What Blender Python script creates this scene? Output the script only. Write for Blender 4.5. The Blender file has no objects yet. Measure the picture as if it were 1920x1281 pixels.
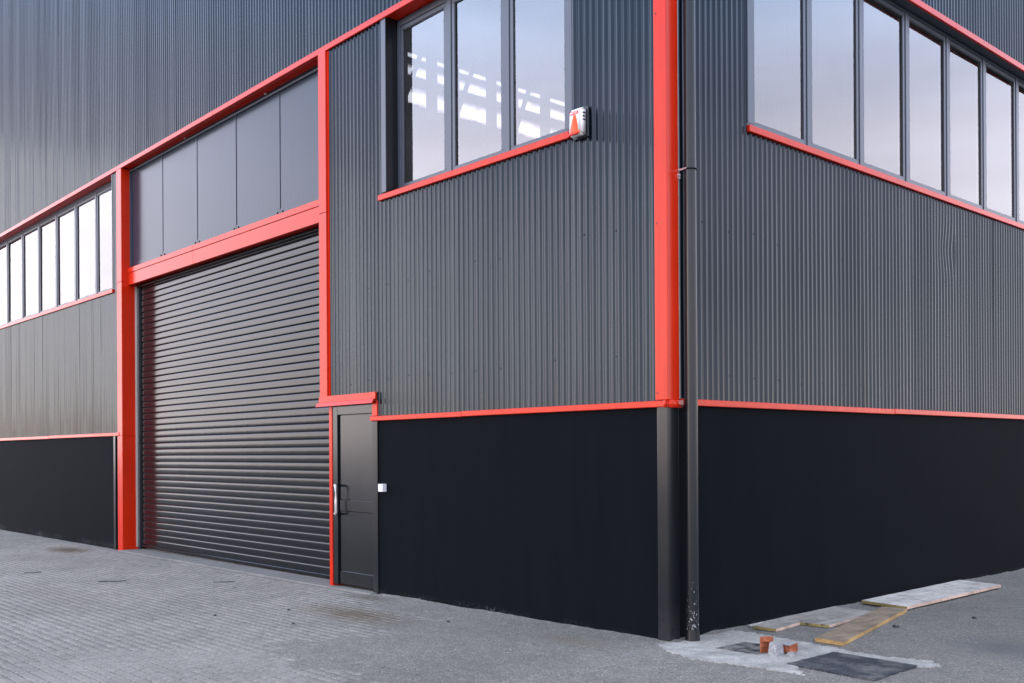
import bpy, bmesh, math, random
import numpy as np
from mathutils import Matrix, Vector

random.seed(7); rng = np.random.default_rng(7)
scene = bpy.context.scene
col = scene.collection
R = math.radians

# ------------------------------------------------------------------ camera
HEAD, ROLL = R(138.0056), R(0.32)
fwd = Vector((math.cos(HEAD), math.sin(HEAD), 0)); rgt = Vector((math.sin(HEAD), -math.cos(HEAD), 0)); upv = Vector((0, 0, 1))
r2 = rgt * math.cos(ROLL) - upv * math.sin(ROLL); u2 = upv * math.cos(ROLL) + rgt * math.sin(ROLL)
CAM = Vector((5.1864, -6.3591, 1.55))
cd = bpy.data.cameras.new('camera'); cam = bpy.data.objects.new('camera', cd); col.objects.link(cam)
cd.sensor_width = 36; cd.lens = 35.345; cd.shift_y = 0.1077; cd.clip_start = 0.05; cd.clip_end = 3000
m = Matrix((r2, u2, -fwd)).transposed().to_4x4(); m.translation = CAM
cam.matrix_world = m
scene.camera = cam

# ------------------------------------------------------------------ sky, sun, exposure
SUN = Vector((-0.36, -0.92, 0.15)).normalized()
w = bpy.data.worlds.new('World'); scene.world = w; w.use_nodes = True
nt = w.node_tree; nd = nt.nodes; lk = nt.links; nd.clear()
wo = nd.new('ShaderNodeOutputWorld'); bg = nd.new('ShaderNodeBackground'); bg.inputs['Strength'].default_value = 0.12
sky = nd.new('ShaderNodeTexSky'); sky.sky_type = 'NISHITA'; sky.sun_disc = False
sky.sun_elevation = math.asin(SUN.z); sky.sun_rotation = math.atan2(SUN.x, SUN.y)
sky.air_density = 1.0; sky.dust_density = 0.6; sky.ozone_density = 2.2
# thin bright cloud veil: pale lilac overhead, rosy white towards the horizon, stronger in the west than in the east
geo = nd.new('ShaderNodeTexCoord'); sep = nd.new('ShaderNodeSeparateXYZ'); lk.new(geo.outputs['Generated'], sep.inputs[0])
ramp = nd.new('ShaderNodeValToRGB'); lk.new(sep.outputs['Z'], ramp.inputs[0])
e = ramp.color_ramp.elements; e[0].position = 0.0; e[0].color = (0.96, 0.86, 0.87, 1); e[1].position = 0.95; e[1].color = (0.50, 0.56, 0.68, 1)
for p, c in ((0.16, (0.90, 0.84, 0.92, 1)), (0.29, (0.80, 0.78, 0.92, 1)), (0.40, (0.56, 0.68, 0.95, 1)), (0.56, (0.38, 0.51, 0.80, 1))):
    q = e.new(p); q.color = c
vn = nd.new('ShaderNodeTexNoise'); vn.inputs['Scale'].default_value = 2.2; vn.inputs['Detail'].default_value = 5
mp = nd.new('ShaderNodeMapping'); mp.inputs['Scale'].default_value = (1, 1, 4.5); lk.new(geo.outputs['Generated'], mp.inputs[0]); lk.new(mp.outputs[0], vn.inputs['Vector'])
vm = nd.new('ShaderNodeMapRange'); vm.inputs[1].default_value = .3; vm.inputs[2].default_value = .75; vm.inputs[3].default_value = 13.0; vm.inputs[4].default_value = 19.5
lk.new(vn.outputs[0], vm.inputs[0])
dt = nd.new('ShaderNodeVectorMath'); dt.operation = 'DOT_PRODUCT'; lk.new(geo.outputs['Generated'], dt.inputs[0]); dt.inputs[1].default_value = (-0.97, -0.10, 0)   # brighter towards the sunset
dm = nd.new('ShaderNodeMapRange'); dm.inputs[1].default_value = -1; dm.inputs[2].default_value = 1; dm.inputs[3].default_value = .78; dm.inputs[4].default_value = 1.10; lk.new(dt.outputs['Value'], dm.inputs[0])
pr = nd.new('ShaderNodeMath'); pr.operation = 'MULTIPLY'; lk.new(vm.outputs[0], pr.inputs[0]); lk.new(dm.outputs[0], pr.inputs[1])
vs = nd.new('ShaderNodeVectorMath'); vs.operation = 'SCALE'; lk.new(ramp.outputs[0], vs.inputs[0]); lk.new(pr.outputs[0], vs.inputs['Scale'])
mix = nd.new('ShaderNodeMix'); mix.data_type = 'RGBA'; mix.inputs['Factor'].default_value = 0.78
lk.new(sky.outputs[0], mix.inputs[6]); lk.new(vs.outputs[0], mix.inputs[7])
lk.new(mix.outputs[2], bg.inputs['Color']); lk.new(bg.outputs[0], wo.inputs[0])

sd = bpy.data.lights.new('sun', 'SUN'); sd.energy = 0.2; sd.angle = R(14); sd.color = (1.0, 0.90, 0.82)
so = bpy.data.objects.new('sun', sd); col.objects.link(so); so.rotation_euler = (-SUN).to_track_quat('-Z', 'Y').to_euler(); so.location = (-10, -20, 12)
vsn = scene.view_settings; vsn.view_transform = 'Standard'; vsn.look = 'None'; vsn.exposure = 1.3; vsn.gamma = 1; vsn.use_curve_mapping = False
scene.cycles.use_denoising = True
scene.cycles.max_bounces = 8; scene.cycles.transparent_max_bounces = 12; scene.cycles.sample_clamp_indirect = 6

# ------------------------------------------------------------------ materials
def mat(name):
    m = bpy.data.materials.new(name); m.use_nodes = True
    n = m.node_tree.nodes; l = m.node_tree.links
    return m, n, l, n['Principled BSDF']
def N(n, t, **kw):
    o = n.new('ShaderNode' + t)
    for k, v in kw.items():
        o.inputs[k].default_value = v
    return o
def rampnode(n, l, src, stops, interp='LINEAR'):
    r = n.new('ShaderNodeValToRGB'); l.new(src, r.inputs[0]); el = r.color_ramp.elements
    r.color_ramp.interpolation = interp
    el[0].position, el[0].color = stops[0][0], (*stops[0][1], 1); el[1].position, el[1].color = stops[-1][0], (*stops[-1][1], 1)
    for p, c in stops[1:-1]:
        q = el.new(p); q.color = (*c, 1)
    return r
def mulcol(n, l, a, b):
    x = n.new('ShaderNodeMix'); x.data_type = 'RGBA'; x.blend_type = 'MULTIPLY'; x.inputs['Factor'].default_value = 1
    l.new(a, x.inputs[6]); l.new(b, x.inputs[7]); return x.outputs[2]
def mixcol(n, l, f, a, b):
    x = n.new('ShaderNodeMix'); x.data_type = 'RGBA'
    l.new(f, x.inputs['Factor']); l.new(a, x.inputs[6]) if hasattr(a, 'links') or not isinstance(a, tuple) else x.inputs[6].__setattr__('default_value', (*a, 1))
    if isinstance(b, tuple): x.inputs[7].default_value = (*b, 1)
    else: l.new(b, x.inputs[7])
    return x.outputs[2]

def painted(name, base, rough, var=0.12, spec=0.5, dust=0.0, bump=0.02, bscale=1.5, metallic=0.0, coat=0.0, tint=None):
    m, n, l, b = mat(name)
    tc = n.new('ShaderNodeTexCoord')
    n1 = N(n, 'TexNoise', Scale=1.3, Detail=6, Roughness=.6); l.new(tc.outputs['Object'], n1.inputs['Vector'])
    mpn = n.new('ShaderNodeMapping'); mpn.inputs['Scale'].default_value = (9, 9, .35); l.new(tc.outputs['Object'], mpn.inputs[0])
    n2 = N(n, 'TexNoise', Scale=2.0, Detail=4); l.new(mpn.outputs[0], n2.inputs['Vector'])          # run-off streaks
    a = tuple(c * (1 - var) for c in base); c2 = tuple(min(1, c * (1 + var)) for c in base)
    r1 = rampnode(n, l, n1.outputs[0], [(.3, a), (.7, c2)])
    r2_ = rampnode(n, l, n2.outputs[0], [(.35, (1 - var * .6,) * 3), (.65, (1 + var * .6,) * 3)])
    c = mulcol(n, l, r1.outputs[0], r2_.outputs[0])
    if dust:
        sp = n.new('ShaderNodeSeparateXYZ'); l.new(tc.outputs['Object'], sp.inputs[0])
        mr = N(n, 'MapRange'); mr.inputs[1].default_value = .02; mr.inputs[2].default_value = .32; mr.inputs[3].default_value = dust; mr.inputs[4].default_value = 0
        l.new(sp.outputs['Z'], mr.inputs[0])
        n3 = N(n, 'TexNoise', Scale=14, Detail=6, Roughness=.7); l.new(tc.outputs['Object'], n3.inputs['Vector'])
        mm = n.new('ShaderNodeMath'); mm.operation = 'MULTIPLY'; l.new(mr.outputs[0], mm.inputs[0]); l.new(n3.outputs[0], mm.inputs[1])
        c = mixcol(n, l, mm.outputs[0], c, (.20, .19, .18))
    l.new(c, b.inputs['Base Color'])
    rr = N(n, 'MapRange'); rr.inputs[3].default_value = rough * .8; rr.inputs[4].default_value = rough * 1.3
    l.new(n1.outputs[0], rr.inputs[0]); l.new(rr.outputs[0], b.inputs['Roughness'])
    b.inputs['Specular IOR Level'].default_value = spec; b.inputs['Metallic'].default_value = metallic
    if tint: b.inputs['Specular Tint'].default_value = tint
    b.inputs['Coat Weight'].default_value = coat; b.inputs['Coat Roughness'].default_value = .12
    nb = N(n, 'TexNoise', Scale=bscale, Detail=2); l.new(tc.outputs['Object'], nb.inputs['Vector'])
    bp = N(n, 'Bump', Strength=bump, Distance=.05); l.new(nb.outputs[0], bp.inputs['Height']); l.new(bp.outputs[0], b.inputs['Normal'])
    return m
M = {}
M['clad'] = painted('anthracite_cladding_paint', (.0055, .0086, .0145), .08, .10, spec=.27, bump=0, bscale=3, tint=(.74, .88, 1, 1))
M['red'] = painted('signal_red_paint', (.57, .022, .004), .18, .10, spec=.25, bump=.03, bscale=2.5)
M['frame'] = painted('grey_blue_frame_paint', (.055, .067, .088), .34, .06)
M['panel'] = painted('grey_infill_sheet', (.022, .031, .048), .20, .07, spec=.28, bump=.015, bscale=1.1, tint=(.86, .95, 1, 1))
M['slat'] = painted('graphite_slat_paint', (.005, .0058, .0075), .12, .12, spec=.32, bump=.02, bscale=5, dust=.04)
M['door'] = painted('dark_door_paint', (.0045, .0056, .0072), .18, .10, spec=.55, dust=.05)
M['jamb'] = painted('dark_profile_paint', (.008, .009, .0105), .20, .10, spec=.42, dust=.12)
M['pipe'] = painted('dark_grey_pipe_paint', (.009, .0105, .013), .24, .10, spec=.38)
M['steel'] = painted('brushed_steel', (.75, .70, .66), .30, .05, metallic=.6)
M['bolt'] = painted('dark_bolt', (.02, .02, .025), .4, .1)
M['inside'] = painted('pale_inside_wall', (.42, .43, .45), .6, .06)
M['white'] = painted('white_plastic', (.74, .70, .68), .35, .04)
M['orange'] = painted('orange_lens', (.80, .085, .012), .25, .04, spec=.3)
M['label'] = painted('red_label', (.75, .03, .02), .4, .05)

def plinth_mat():
    m, n, l, b = mat('black_render')
    tc = n.new('ShaderNodeTexCoord')
    mpn = n.new('ShaderNodeMapping'); mpn.inputs['Scale'].default_value = (4, 4, .5); l.new(tc.outputs['Object'], mpn.inputs[0])
    n1 = N(n, 'TexNoise', Scale=1.6, Detail=7, Roughness=.65); l.new(mpn.outputs[0], n1.inputs['Vector'])
    r1 = rampnode(n, l, n1.outputs[0], [(.3, (.0036, .0044, .0060)), (.7, (.0050, .0059, .0077))])
    sp = n.new('ShaderNodeSeparateXYZ'); l.new(tc.outputs['Object'], sp.inputs[0])
    mr = N(n, 'MapRange'); mr.inputs[1].default_value = .0; mr.inputs[2].default_value = .06; mr.inputs[3].default_value = .5; mr.inputs[4].default_value = 0
    l.new(sp.outputs['Z'], mr.inputs[0])
    n3 = N(n, 'TexNoise', Scale=30, Detail=6, Roughness=.75); l.new(tc.outputs['Object'], n3.inputs['Vector'])
    n4 = N(n, 'TexNoise', Scale=1.1, Detail=2); l.new(tc.outputs['Object'], n4.inputs['Vector'])
    g = rampnode(n, l, n3.outputs[0], [(.50, (0, 0, 0)), (.66, (1, 1, 1))]); g4 = rampnode(n, l, n4.outputs[0], [(.45, (0, 0, 0)), (.65, (1, 1, 1))])
    mm = n.new('ShaderNodeMath'); mm.operation = 'MULTIPLY'; l.new(mr.outputs[0], mm.inputs[0]); l.new(g.outputs[0], mm.inputs[1])
    m2 = n.new('ShaderNodeMath'); m2.operation = 'MULTIPLY'; l.new(mm.outputs[0], m2.inputs[0]); l.new(g4.outputs[0], m2.inputs[1])
    c = mixcol(n, l, m2.outputs[0], r1.outputs[0], (.24, .235, .23))
    n5 = N(n, 'TexNoise', Scale=5.5, Detail=9, Roughness=.78); mp5 = n.new('ShaderNodeMapping'); mp5.inputs['Scale'].default_value = (1, 1, 2.2); l.new(tc.outputs['Object'], mp5.inputs[0]); l.new(mp5.outputs[0], n5.inputs['Vector'])
    c = mixcol(n, l, rampnode(n, l, n5.outputs[0], [(.66, (0, 0, 0)), (.80, (.10, .10, .10))]).outputs[0], c, (.16, .16, .17))      # faint scuffs
    l.new(c, b.inputs['Base Color']); b.inputs['Roughness'].default_value = .7; b.inputs['Specular IOR Level'].default_value = .03
    nb = N(n, 'TexNoise', Scale=220, Detail=2); l.new(tc.outputs['Object'], nb.inputs['Vector'])
    bp = N(n, 'Bump', Strength=.25, Distance=.004); l.new(nb.outputs[0], bp.inputs['Height']); l.new(bp.outputs[0], b.inputs['Normal'])
    return m
M['plinth'] = plinth_mat()

def glass_mat():
    m, n, l, b = mat('coated_glazing'); n.remove(b)
    out = n['Material Output']
    tc = n.new('ShaderNodeTexCoord')
    nb = N(n, 'TexNoise', Scale=.9, Detail=1); l.new(tc.outputs['Object'], nb.inputs['Vector'])
    fr = N(n, 'Fresnel', IOR=2.4)
    gl = N(n, 'BsdfGlossy', Roughness=.015, Color=(1.0, .985, .98, 1))
    tr = N(n, 'BsdfTransparent', Color=(.90, .93, .92, 1))
    df = N(n, 'BsdfDiffuse', Color=(.5, .5, .5, 1))
    n2 = N(n, 'TexNoise', Scale=3.5, Detail=6, Roughness=.7); l.new(tc.outputs['Object'], n2.inputs['Vector'])
    dr = N(n, 'MapRange'); dr.inputs[1].default_value = .4; dr.inputs[2].default_value = .8; dr.inputs[3].default_value = .012; dr.inputs[4].default_value = .05
    l.new(n2.outputs[0], dr.inputs[0])
    a = n.new('ShaderNodeMixShader'); l.new(dr.outputs[0], a.inputs[0]); l.new(tr.outputs[0], a.inputs[1]); l.new(df.outputs[0], a.inputs[2])
    mx = n.new('ShaderNodeMixShader'); l.new(fr.outputs[0], mx.inputs[0]); l.new(a.outputs[0], mx.inputs[1]); l.new(gl.outputs[0], mx.inputs[2])
    l.new(mx.outputs[0], out.inputs[0]); return m
M['glass'] = glass_mat()

def ground_mat(name, tone, grain, islands=False, drift=None):
    m, n, l, b = mat(name)
    tc = n.new('ShaderNodeTexCoord'); ge = n.new('ShaderNodeNewGeometry'); P = ge.outputs['Position']
    big = N(n, 'TexNoise', Scale=.55, Detail=8, Roughness=.62); l.new(P, big.inputs['Vector'])
    c0 = rampnode(n, l, big.outputs[0], [(.30, tuple(c * .80 for c in tone)), (.52, tone), (.72, tuple(c * 1.2 for c in tone))]).outputs[0]
    mid = N(n, 'TexNoise', Scale=7, Detail=6, Roughness=.7); l.new(P, mid.inputs['Vector'])
    c0 = mulcol(n, l, c0, rampnode(n, l, mid.outputs[0], [(.3, (.86,) * 3), (.7, (1.14,) * 3)]).outputs[0])
    v = N(n, 'TexVoronoi', Scale=95); l.new(P, v.inputs['Vector'])
    sv = n.new('ShaderNodeSeparateColor'); l.new(v.outputs['Color'], sv.inputs[0])
    g = grain
    c0 = mulcol(n, l, c0, rampnode(n, l, sv.outputs[0], [(.0, (1 - .62 * g,) * 3), (.35, (1 - .15 * g,) * 3), (.7, (1 + .1 * g,) * 3), (.9, (1 + .5 * g,) * 3), (1, (1 + 1.2 * g,) * 3)]).outputs[0])
    if islands:
        c0 = mulcol(n, l, c0, rampnode(n, l, ge.outputs['Random Per Island'], [(0, (.90, .90, .91)), (1, (1.09, 1.08, 1.07))]).outputs[0])
    if name == 'grey_grit':                                              # paler dust where the yard is driven on, towards the gate
        sx_ = n.new('ShaderNodeSeparateXYZ'); l.new(P, sx_.inputs[0])
        am = n.new('ShaderNodeMath'); am.operation = 'MULTIPLY_ADD'; l.new(big.outputs[0], am.inputs[0]); am.inputs[1].default_value = 3.0; l.new(sx_.outputs['X'], am.inputs[2])
        mr_ = N(n, 'MapRange'); mr_.inputs[1].default_value = 1.2; mr_.inputs[2].default_value = -1.6; l.new(am.outputs[0], mr_.inputs[0])
        c0 = mulcol(n, l, c0, rampnode(n, l, mr_.outputs[0], [(0, (1, 1, 1)), (1, (1.38, 1.38, 1.40))]).outputs[0])
    if drift:
        dn = N(n, 'TexNoise', Scale=drift[0], Detail=8, Roughness=.72); l.new(P, dn.inputs['Vector'])
        c0 = mixcol(n, l, rampnode(n, l, dn.outputs[0], [(drift[1], (0, 0, 0)), (drift[2], (drift[3],) * 3)]).outputs[0], c0, (.165, .152, .135))
    # soil stains with a place of their own
    for (sx, sy, rx, ry, colr, k) in ((-3.05, -1.0, .85, .30, (.135, .105, .068), 1.15), (-12.3, -.62, .7, .30, (.10, .062, .032), 1.3), (2.0, 1.7, .55, .5, (.085, .08, .08), .9), (-3.95, -.25, .5, .16, (.12, .10, .075), 1.0), (-6.6, -2.6, 1.3, .35, (.20, .17, .13), .5), (-.6, -.5, .5, .2, (.15, .125, .09), .7)):
        mpn = n.new('ShaderNodeMapping'); mpn.vector_type = 'POINT'
        mpn.inputs['Location'].default_value = (-sx / rx, -sy / ry, 0); mpn.inputs['Scale'].default_value = (1 / rx, 1 / ry, 0)
        l.new(P, mpn.inputs[0]); ln = n.new('ShaderNodeVectorMath'); ln.operation = 'LENGTH'; l.new(mpn.outputs[0], ln.inputs[0])
        ad = n.new('ShaderNodeMath'); ad.operation = 'MULTIPLY_ADD'; l.new(mid.outputs[0], ad.inputs[0]); ad.inputs[1].default_value = -1.9; l.new(ln.outputs['Value'], ad.inputs[2])
        mr = N(n, 'MapRange'); mr.inputs[1].default_value = .25; mr.inputs[2].default_value = -.75; mr.inputs[3].default_value = 0; mr.inputs[4].default_value = min(1, k * .8); l.new(ad.outputs[0], mr.inputs[0])
        c0 = mixcol(n, l, mr.outputs[0], c0, colr)
    l.new(c0, b.inputs['Base Color']); b.inputs['Roughness'].default_value = .85; b.inputs['Specular IOR Level'].default_value = .25
    v2 = N(n, 'TexNoise', Scale=160, Detail=3); l.new(P, v2.inputs['Vector'])
    ad = n.new('ShaderNodeMath'); ad.operation = 'ADD'; l.new(sv.outputs[1], ad.inputs[0]); l.new(v2.outputs[0], ad.inputs[1])
    bp = N(n, 'Bump', Strength=.55 * min(1, .4 + g), Distance=.006); l.new(ad.outputs[0], bp.inputs['Height']); l.new(bp.outputs[0], b.inputs['Normal'])
    return m
M['sand'] = ground_mat('grey_grit', (.170, .152, .129), .62)
M['paver'] = ground_mat('grey_concrete_paver', (.252, .226, .194), .30, True)
M['concrete'] = ground_mat('pale_mortar', (.36, .333, .29), .35, drift=(2.6, .45, .70, .85))
M['cover'] = ground_mat('dark_cast_cover', (.034, .035, .040), .8, drift=(3.2, .46, .66, .8))
M['cover2'] = ground_mat('dusty_cast_cover', (.020, .020, .024), .8, drift=(6.5, .40, .56, 1.0))
M['sill_concrete'] = ground_mat('threshold_concrete', (.20, .185, .165), .2)
M['pebble'] = ground_mat('grey_pebble', (.22, .205, .19), .4, True)
M['mortar'] = ground_mat('grey_mortar', (.30, .29, .285), .35)

def wood_mat(name, a, c, ply=False):
    m, n, l, b = mat(name)
    tc = n.new('ShaderNodeTexCoord'); mpn = n.new('ShaderNodeMapping'); mpn.inputs['Scale'].default_value = (26, 1.4, 26); l.new(tc.outputs['Object'], mpn.inputs[0])
    n1 = N(n, 'TexNoise', Scale=1.2, Detail=7, Roughness=.65); l.new(mpn.outputs[0], n1.inputs['Vector'])
    n2 = N(n, 'TexNoise', Scale=5, Detail=6, Roughness=.7); l.new(tc.outputs['Object'], n2.inputs['Vector'])
    c1 = rampnode(n, l, n1.outputs[0], [(.32, a), (.68, c)]).outputs[0]
    c1 = mulcol(n, l, c1, rampnode(n, l, n2.outputs[0], [(.32, (.55, .55, .56)), (.55, (1, 1, 1)), (.75, (1.18, 1.18, 1.2))]).outputs[0])
    v = N(n, 'TexVoronoi', Scale=5.5); l.new(tc.outputs['Object'], v.inputs['Vector'])
    c1 = mulcol(n, l, c1, rampnode(n, l, v.outputs['Distance'], [(.06, (.35, .3, .26)), (.12, (1, 1, 1))]).outputs[0])
    l.new(c1, b.inputs['Base Color']); b.inputs['Roughness'].default_value = .75
    bp = N(n, 'Bump', Strength=.4, Distance=.004); l.new(n1.outputs[0], bp.inputs['Height']); l.new(bp.outputs[0], b.inputs['Normal'])
    return m
M['wood_pale'] = wood_mat('weathered_pale_wood', (.44, .39, .34), (.66, .58, .50))
M['wood_grey'] = wood_mat('weathered_grey_ply', (.24, .205, .165), (.40, .35, .29))
M['wood_brown'] = wood_mat('brown_form_board', (.17, .12, .075), (.31, .225, .145))
M['edge_yellow'] = wood_mat('yellow_board_edge', (.30, .17, .045), (.46, .28, .10))
M['edge_pink'] = wood_mat('raw_wood_edge', (.46, .29, .20), (.70, .50, .38))
M['edge_olive'] = wood_mat('mossy_board_edge', (.20, .15, .045), (.36, .28, .10))
def brick_mat():
    m, n, l, b = mat('orange_fired_clay')
    tc = n.new('ShaderNodeTexCoord'); n1 = N(n, 'TexNoise', Scale=26, Detail=7, Roughness=.7); l.new(tc.outputs['Object'], n1.inputs['Vector'])
    r = rampnode(n, l, n1.outputs[0], [(.3, (.13, .032, .014)), (.52, (.31, .075, .026)), (.75, (.44, .20, .13))])
    l.new(r.outputs[0], b.inputs['Base Color']); b.inputs['Roughness'].default_value = .9
    bp = N(n, 'Bump', Strength=.6, Distance=.006); l.new(n1.outputs[0], bp.inputs['Height']); l.new(bp.outputs[0], b.inputs['Normal']); return m
M['brick'] = brick_mat()

# ------------------------------------------------------------------ helpers
def link(o, parent=None):
    col.objects.link(o)
    if parent: o.parent = parent
    return o
def tag(o, label=None, cat=None, group=None, kind=None):
    for k, v in (('label', label), ('category', cat), ('group', group), ('kind', kind)):
        if v: o[k] = v
    return o
def empty(name, loc=(0, 0, 0)):
    o = bpy.data.objects.new(name, None); o.location = loc; o.empty_display_size = .2; return link(o)
def from_bm(name, bm, material, parent=None, smooth=False):
    me = bpy.data.meshes.new(name); bm.to_mesh(me); bm.free()
    if smooth: me.polygons.foreach_set('use_smooth', [True] * len(me.polygons))
    for k in (material if isinstance(material, (list, tuple)) else [material]): me.materials.append(M[k])
    return link(bpy.data.objects.new(name, me), parent)
def bbox(bm, x0, x1, y0, y1, z0, z1, bev=0.0, seg=1):
    if x0 > x1: x0, x1 = x1, x0
    if y0 > y1: y0, y1 = y1, y0
    g = bmesh.ops.create_cube(bm, size=1)
    for v in g['verts']:
        v.co = Vector(((x0 + x1) / 2 + v.co.x * (x1 - x0), (y0 + y1) / 2 + v.co.y * (y1 - y0), (z0 + z1) / 2 + v.co.z * (z1 - z0)))
    if bev:
        es = list({e for v in g['verts'] for e in v.link_edges})
        bmesh.ops.bevel(bm, geom=es, offset=bev, segments=seg, affect='EDGES', profile=.5)
class Face:
    """a facade: u along it, d inwards from its surface, z up"""
    def __init__(s, side): s.side = side
    def box(s, bm, u0, u1, d0, d1, z0, z1, bev=0.0, seg=1):
        if s.side == 'L': bbox(bm, u0, u1, d0, d1, z0, z1, bev, seg)
        else: bbox(bm, -d1, -d0, u0, u1, z0, z1, bev, seg)
    def pt(s, u, d, z): return (u, d, z) if s.side == 'L' else (-d, u, z)
    def part(s, name, material, parent, *boxes, bev=.0, seg=1):
        bm = bmesh.new()
        for b in boxes: s.box(bm, *b, bev=bev, seg=seg)
        return from_bm(name, bm, material, parent)
L, Rf = Face('L'), Face('R')
def cyl(bm, p0, p1, r, n=16, r1=None, cap=True):
    p0, p1 = Vector(p0), Vector(p1); ax = (p1 - p0); ln = ax.length
    g = bmesh.ops.create_cone(bm, cap_ends=cap, segments=n, radius1=r, radius2=r if r1 is None else r1, depth=ln)
    q = ax.to_track_quat('Z', 'Y').to_matrix().to_4x4(); q.translation = (p0 + p1) / 2
    bmesh.ops.transform(bm, matrix=q, verts=g['verts'])
def tube(bm, pts, r, n=12):
    pts = [Vector(p) for p in pts]; rings = []
    for i, p in enumerate(pts):
        t = (pts[min(i + 1, len(pts) - 1)] - pts[max(i - 1, 0)]).normalized()
        q = t.to_track_quat('Z', 'Y')
        rings.append([bm.verts.new(p + q @ Vector((r * math.cos(a), r * math.sin(a), 0))) for a in [2 * math.pi * k / n for k in range(n)]])
    for a, b in zip(rings, rings[1:]):
        for k in range(n): bm.faces.new((a[k], a[(k + 1) % n], b[(k + 1) % n], b[k]))
    bm.faces.new(rings[0][::-1]); bm.faces.new(rings[-1])
def vnoise(x, y, seed=0):
    xi = np.floor(x).astype(np.int64); yi = np.floor(y).astype(np.int64); xf = x - xi; yf = y - yi
    def h(a, b):
        n = (a * 374761393 + b * 668265263 + seed * 1274126177) & 0xffffffff
        n = ((n ^ (n >> 13)) * 1274126177) & 0xffffffff
        return ((n ^ (n >> 16)) & 0xffff) / 65535.0
    s = xf * xf * (3 - 2 * xf); t = yf * yf * (3 - 2 * yf)
    return (h(xi, yi) * (1 - s) + h(xi + 1, yi) * s) * (1 - t) + (h(xi, yi + 1) * (1 - s) + h(xi + 1, yi + 1) * s) * t
def fbm(x, y, oct=4, seed=0):
    a, s, t = 0.5, 0, 0
    for k in range(oct):
        s = s + a * vnoise(x * 2 ** k, y * 2 ** k, seed + k); t += a; a *= .55
    return s / t

# ================================================================== the setting
def slope(x): return 0.0042 * np.minimum(x, 0.0)
# where grit has drifted over the paving (1) and where the pavers lie open (0)
def cover(x, y):
    nx, ny = 0.655, 0.755                                   # from the door towards the corner
    d = (x + 2.55) * nx + (y + 1.40) * ny
    n = fbm(x * .9 + 7, y * .9 + 3, 6, 5) - .5 + .35 * (fbm(x * 6, y * 6, 4, 11) - .5)
    c = np.clip((d + n * 3.4) / 2.6 + .5, 0, 1)
    c2 = np.clip((x - .9) / .8, 0, 1)
    return np.maximum(c * c * (3 - 2 * c), c2)
xs = np.concatenate([np.array([-900, -500, -280, -160, -90, -55, -38, -28, -24, -22, -20.5]), np.arange(-19.5, 6.01, .06), np.array([6.5, 8, 10, 14, 20, 32, 55, 95, 170, 320, 600, 900])])
ys = np.concatenate([np.array([-900, -500, -280, -160, -90, -55, -35, -24, -18, -14, -12, -10.5]), np.arange(-9.5, 9.51, .06), np.array([10.5, 12, 15, 20, 30, 50, 90, 170, 320, 600, 900])])
X, Y = np.meshgrid(xs, ys, indexing='ij')
cv = cover(X, Y)
fine = (X > -19.6) & (X < 6.1) & (Y > -9.6) & (Y < 9.6)
Z = slope(X) - .010 + cv * .0165 + (fbm(X * 3, Y * 3, 4, 2) - .5) * (.003 + .010 * cv)
# grit heaped against the foot of the walls
Z += .012 * np.exp(-np.maximum(-Y, 0) / .05) * (np.abs(X + 2.0) < 2.05) * fbm(X * 5, Y * 5, 3, 9) + .016 * np.exp(-np.maximum(X, 0) / .06) * (Y > 0) * fbm(X * 5, Y * 5, 3, 9)
Z = np.where(fine, Z, slope(np.maximum(X, -19.5)) - .002)
nx_, ny_ = X.shape
idx = np.arange(nx_ * ny_).reshape(nx_, ny_)
quads = np.stack([idx[:-1, :-1], idx[1:, :-1], idx[1:, 1:], idx[:-1, 1:]], -1).reshape(-1, 4)
def np_mesh(name, V, F, material, parent=None, smooth=False):
    me = bpy.data.meshes.new(name); k = F.shape[1]
    me.vertices.add(len(V)); me.vertices.foreach_set('co', np.asarray(V, np.float32).ravel())
    me.loops.add(F.size); me.loops.foreach_set('vertex_index', F.astype(np.int32).ravel())
    me.polygons.add(len(F)); me.polygons.foreach_set('loop_start', np.arange(0, F.size, k, dtype=np.int32))
    if smooth: me.polygons.foreach_set('use_smooth', np.ones(len(F), bool))
    me.update(calc_edges=True); me.materials.append(M[material])
    return link(bpy.data.objects.new(name, me), parent)
ground = np_mesh('ground', np.stack([X, Y, Z], -1).reshape(-1, 3), quads, 'sand', smooth=True); tag(ground, 'grey gritty yard ground in front of the building', 'ground', kind='structure')

# pavers, about 9 cm square, half bond
PL, PW, GAP = .092, .086, .009
def paver_geo():
    a, b, c, h = PL / 2 - GAP / 2, PW / 2 - GAP / 2, .006, .05
    V = [(-a, -b, -h), (a, -b, -h), (a, b, -h), (-a, b, -h), (-a, -b, -c * .8), (a, -b, -c * .8), (a, b, -c * .8), (-a, b, -c * .8),
         (-a + c, -b + c, 0), (a - c, -b + c, 0), (a - c, b - c, 0), (-a + c, b - c, 0)]
    F = [(8, 9, 10, 11)] + [(4 + i, 4 + (i + 1) % 4, 8 + (i + 1) % 4, 8 + i) for i in range(4)] + [(i, (i + 1) % 4, 4 + (i + 1) % 4, 4 + i) for i in range(4)]
    return np.array(V), np.array(F)
PV, PF = paver_geo()
rows = np.arange(-9.4, -.16, PW); pos = []
for i, y in enumerate(rows):
    xr = np.arange(-15.0, 1.6, PL) + (PL / 2 if i % 2 else 0)
    pos.append(np.stack([xr, np.full_like(xr, y)], -1))
pos = np.concatenate(pos)
cvp = cover(pos[:, 0], pos[:, 1])
rel = np.stack([pos[:, 0] - CAM.x, pos[:, 1] - CAM.y], -1)
dz = rel @ np.array([fwd.x, fwd.y]); dx = rel @ np.array([rgt.x, rgt.y])
keep = (cvp < .93) & (dz > 3.0) & (np.abs(dx / dz) < .62)
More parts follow.
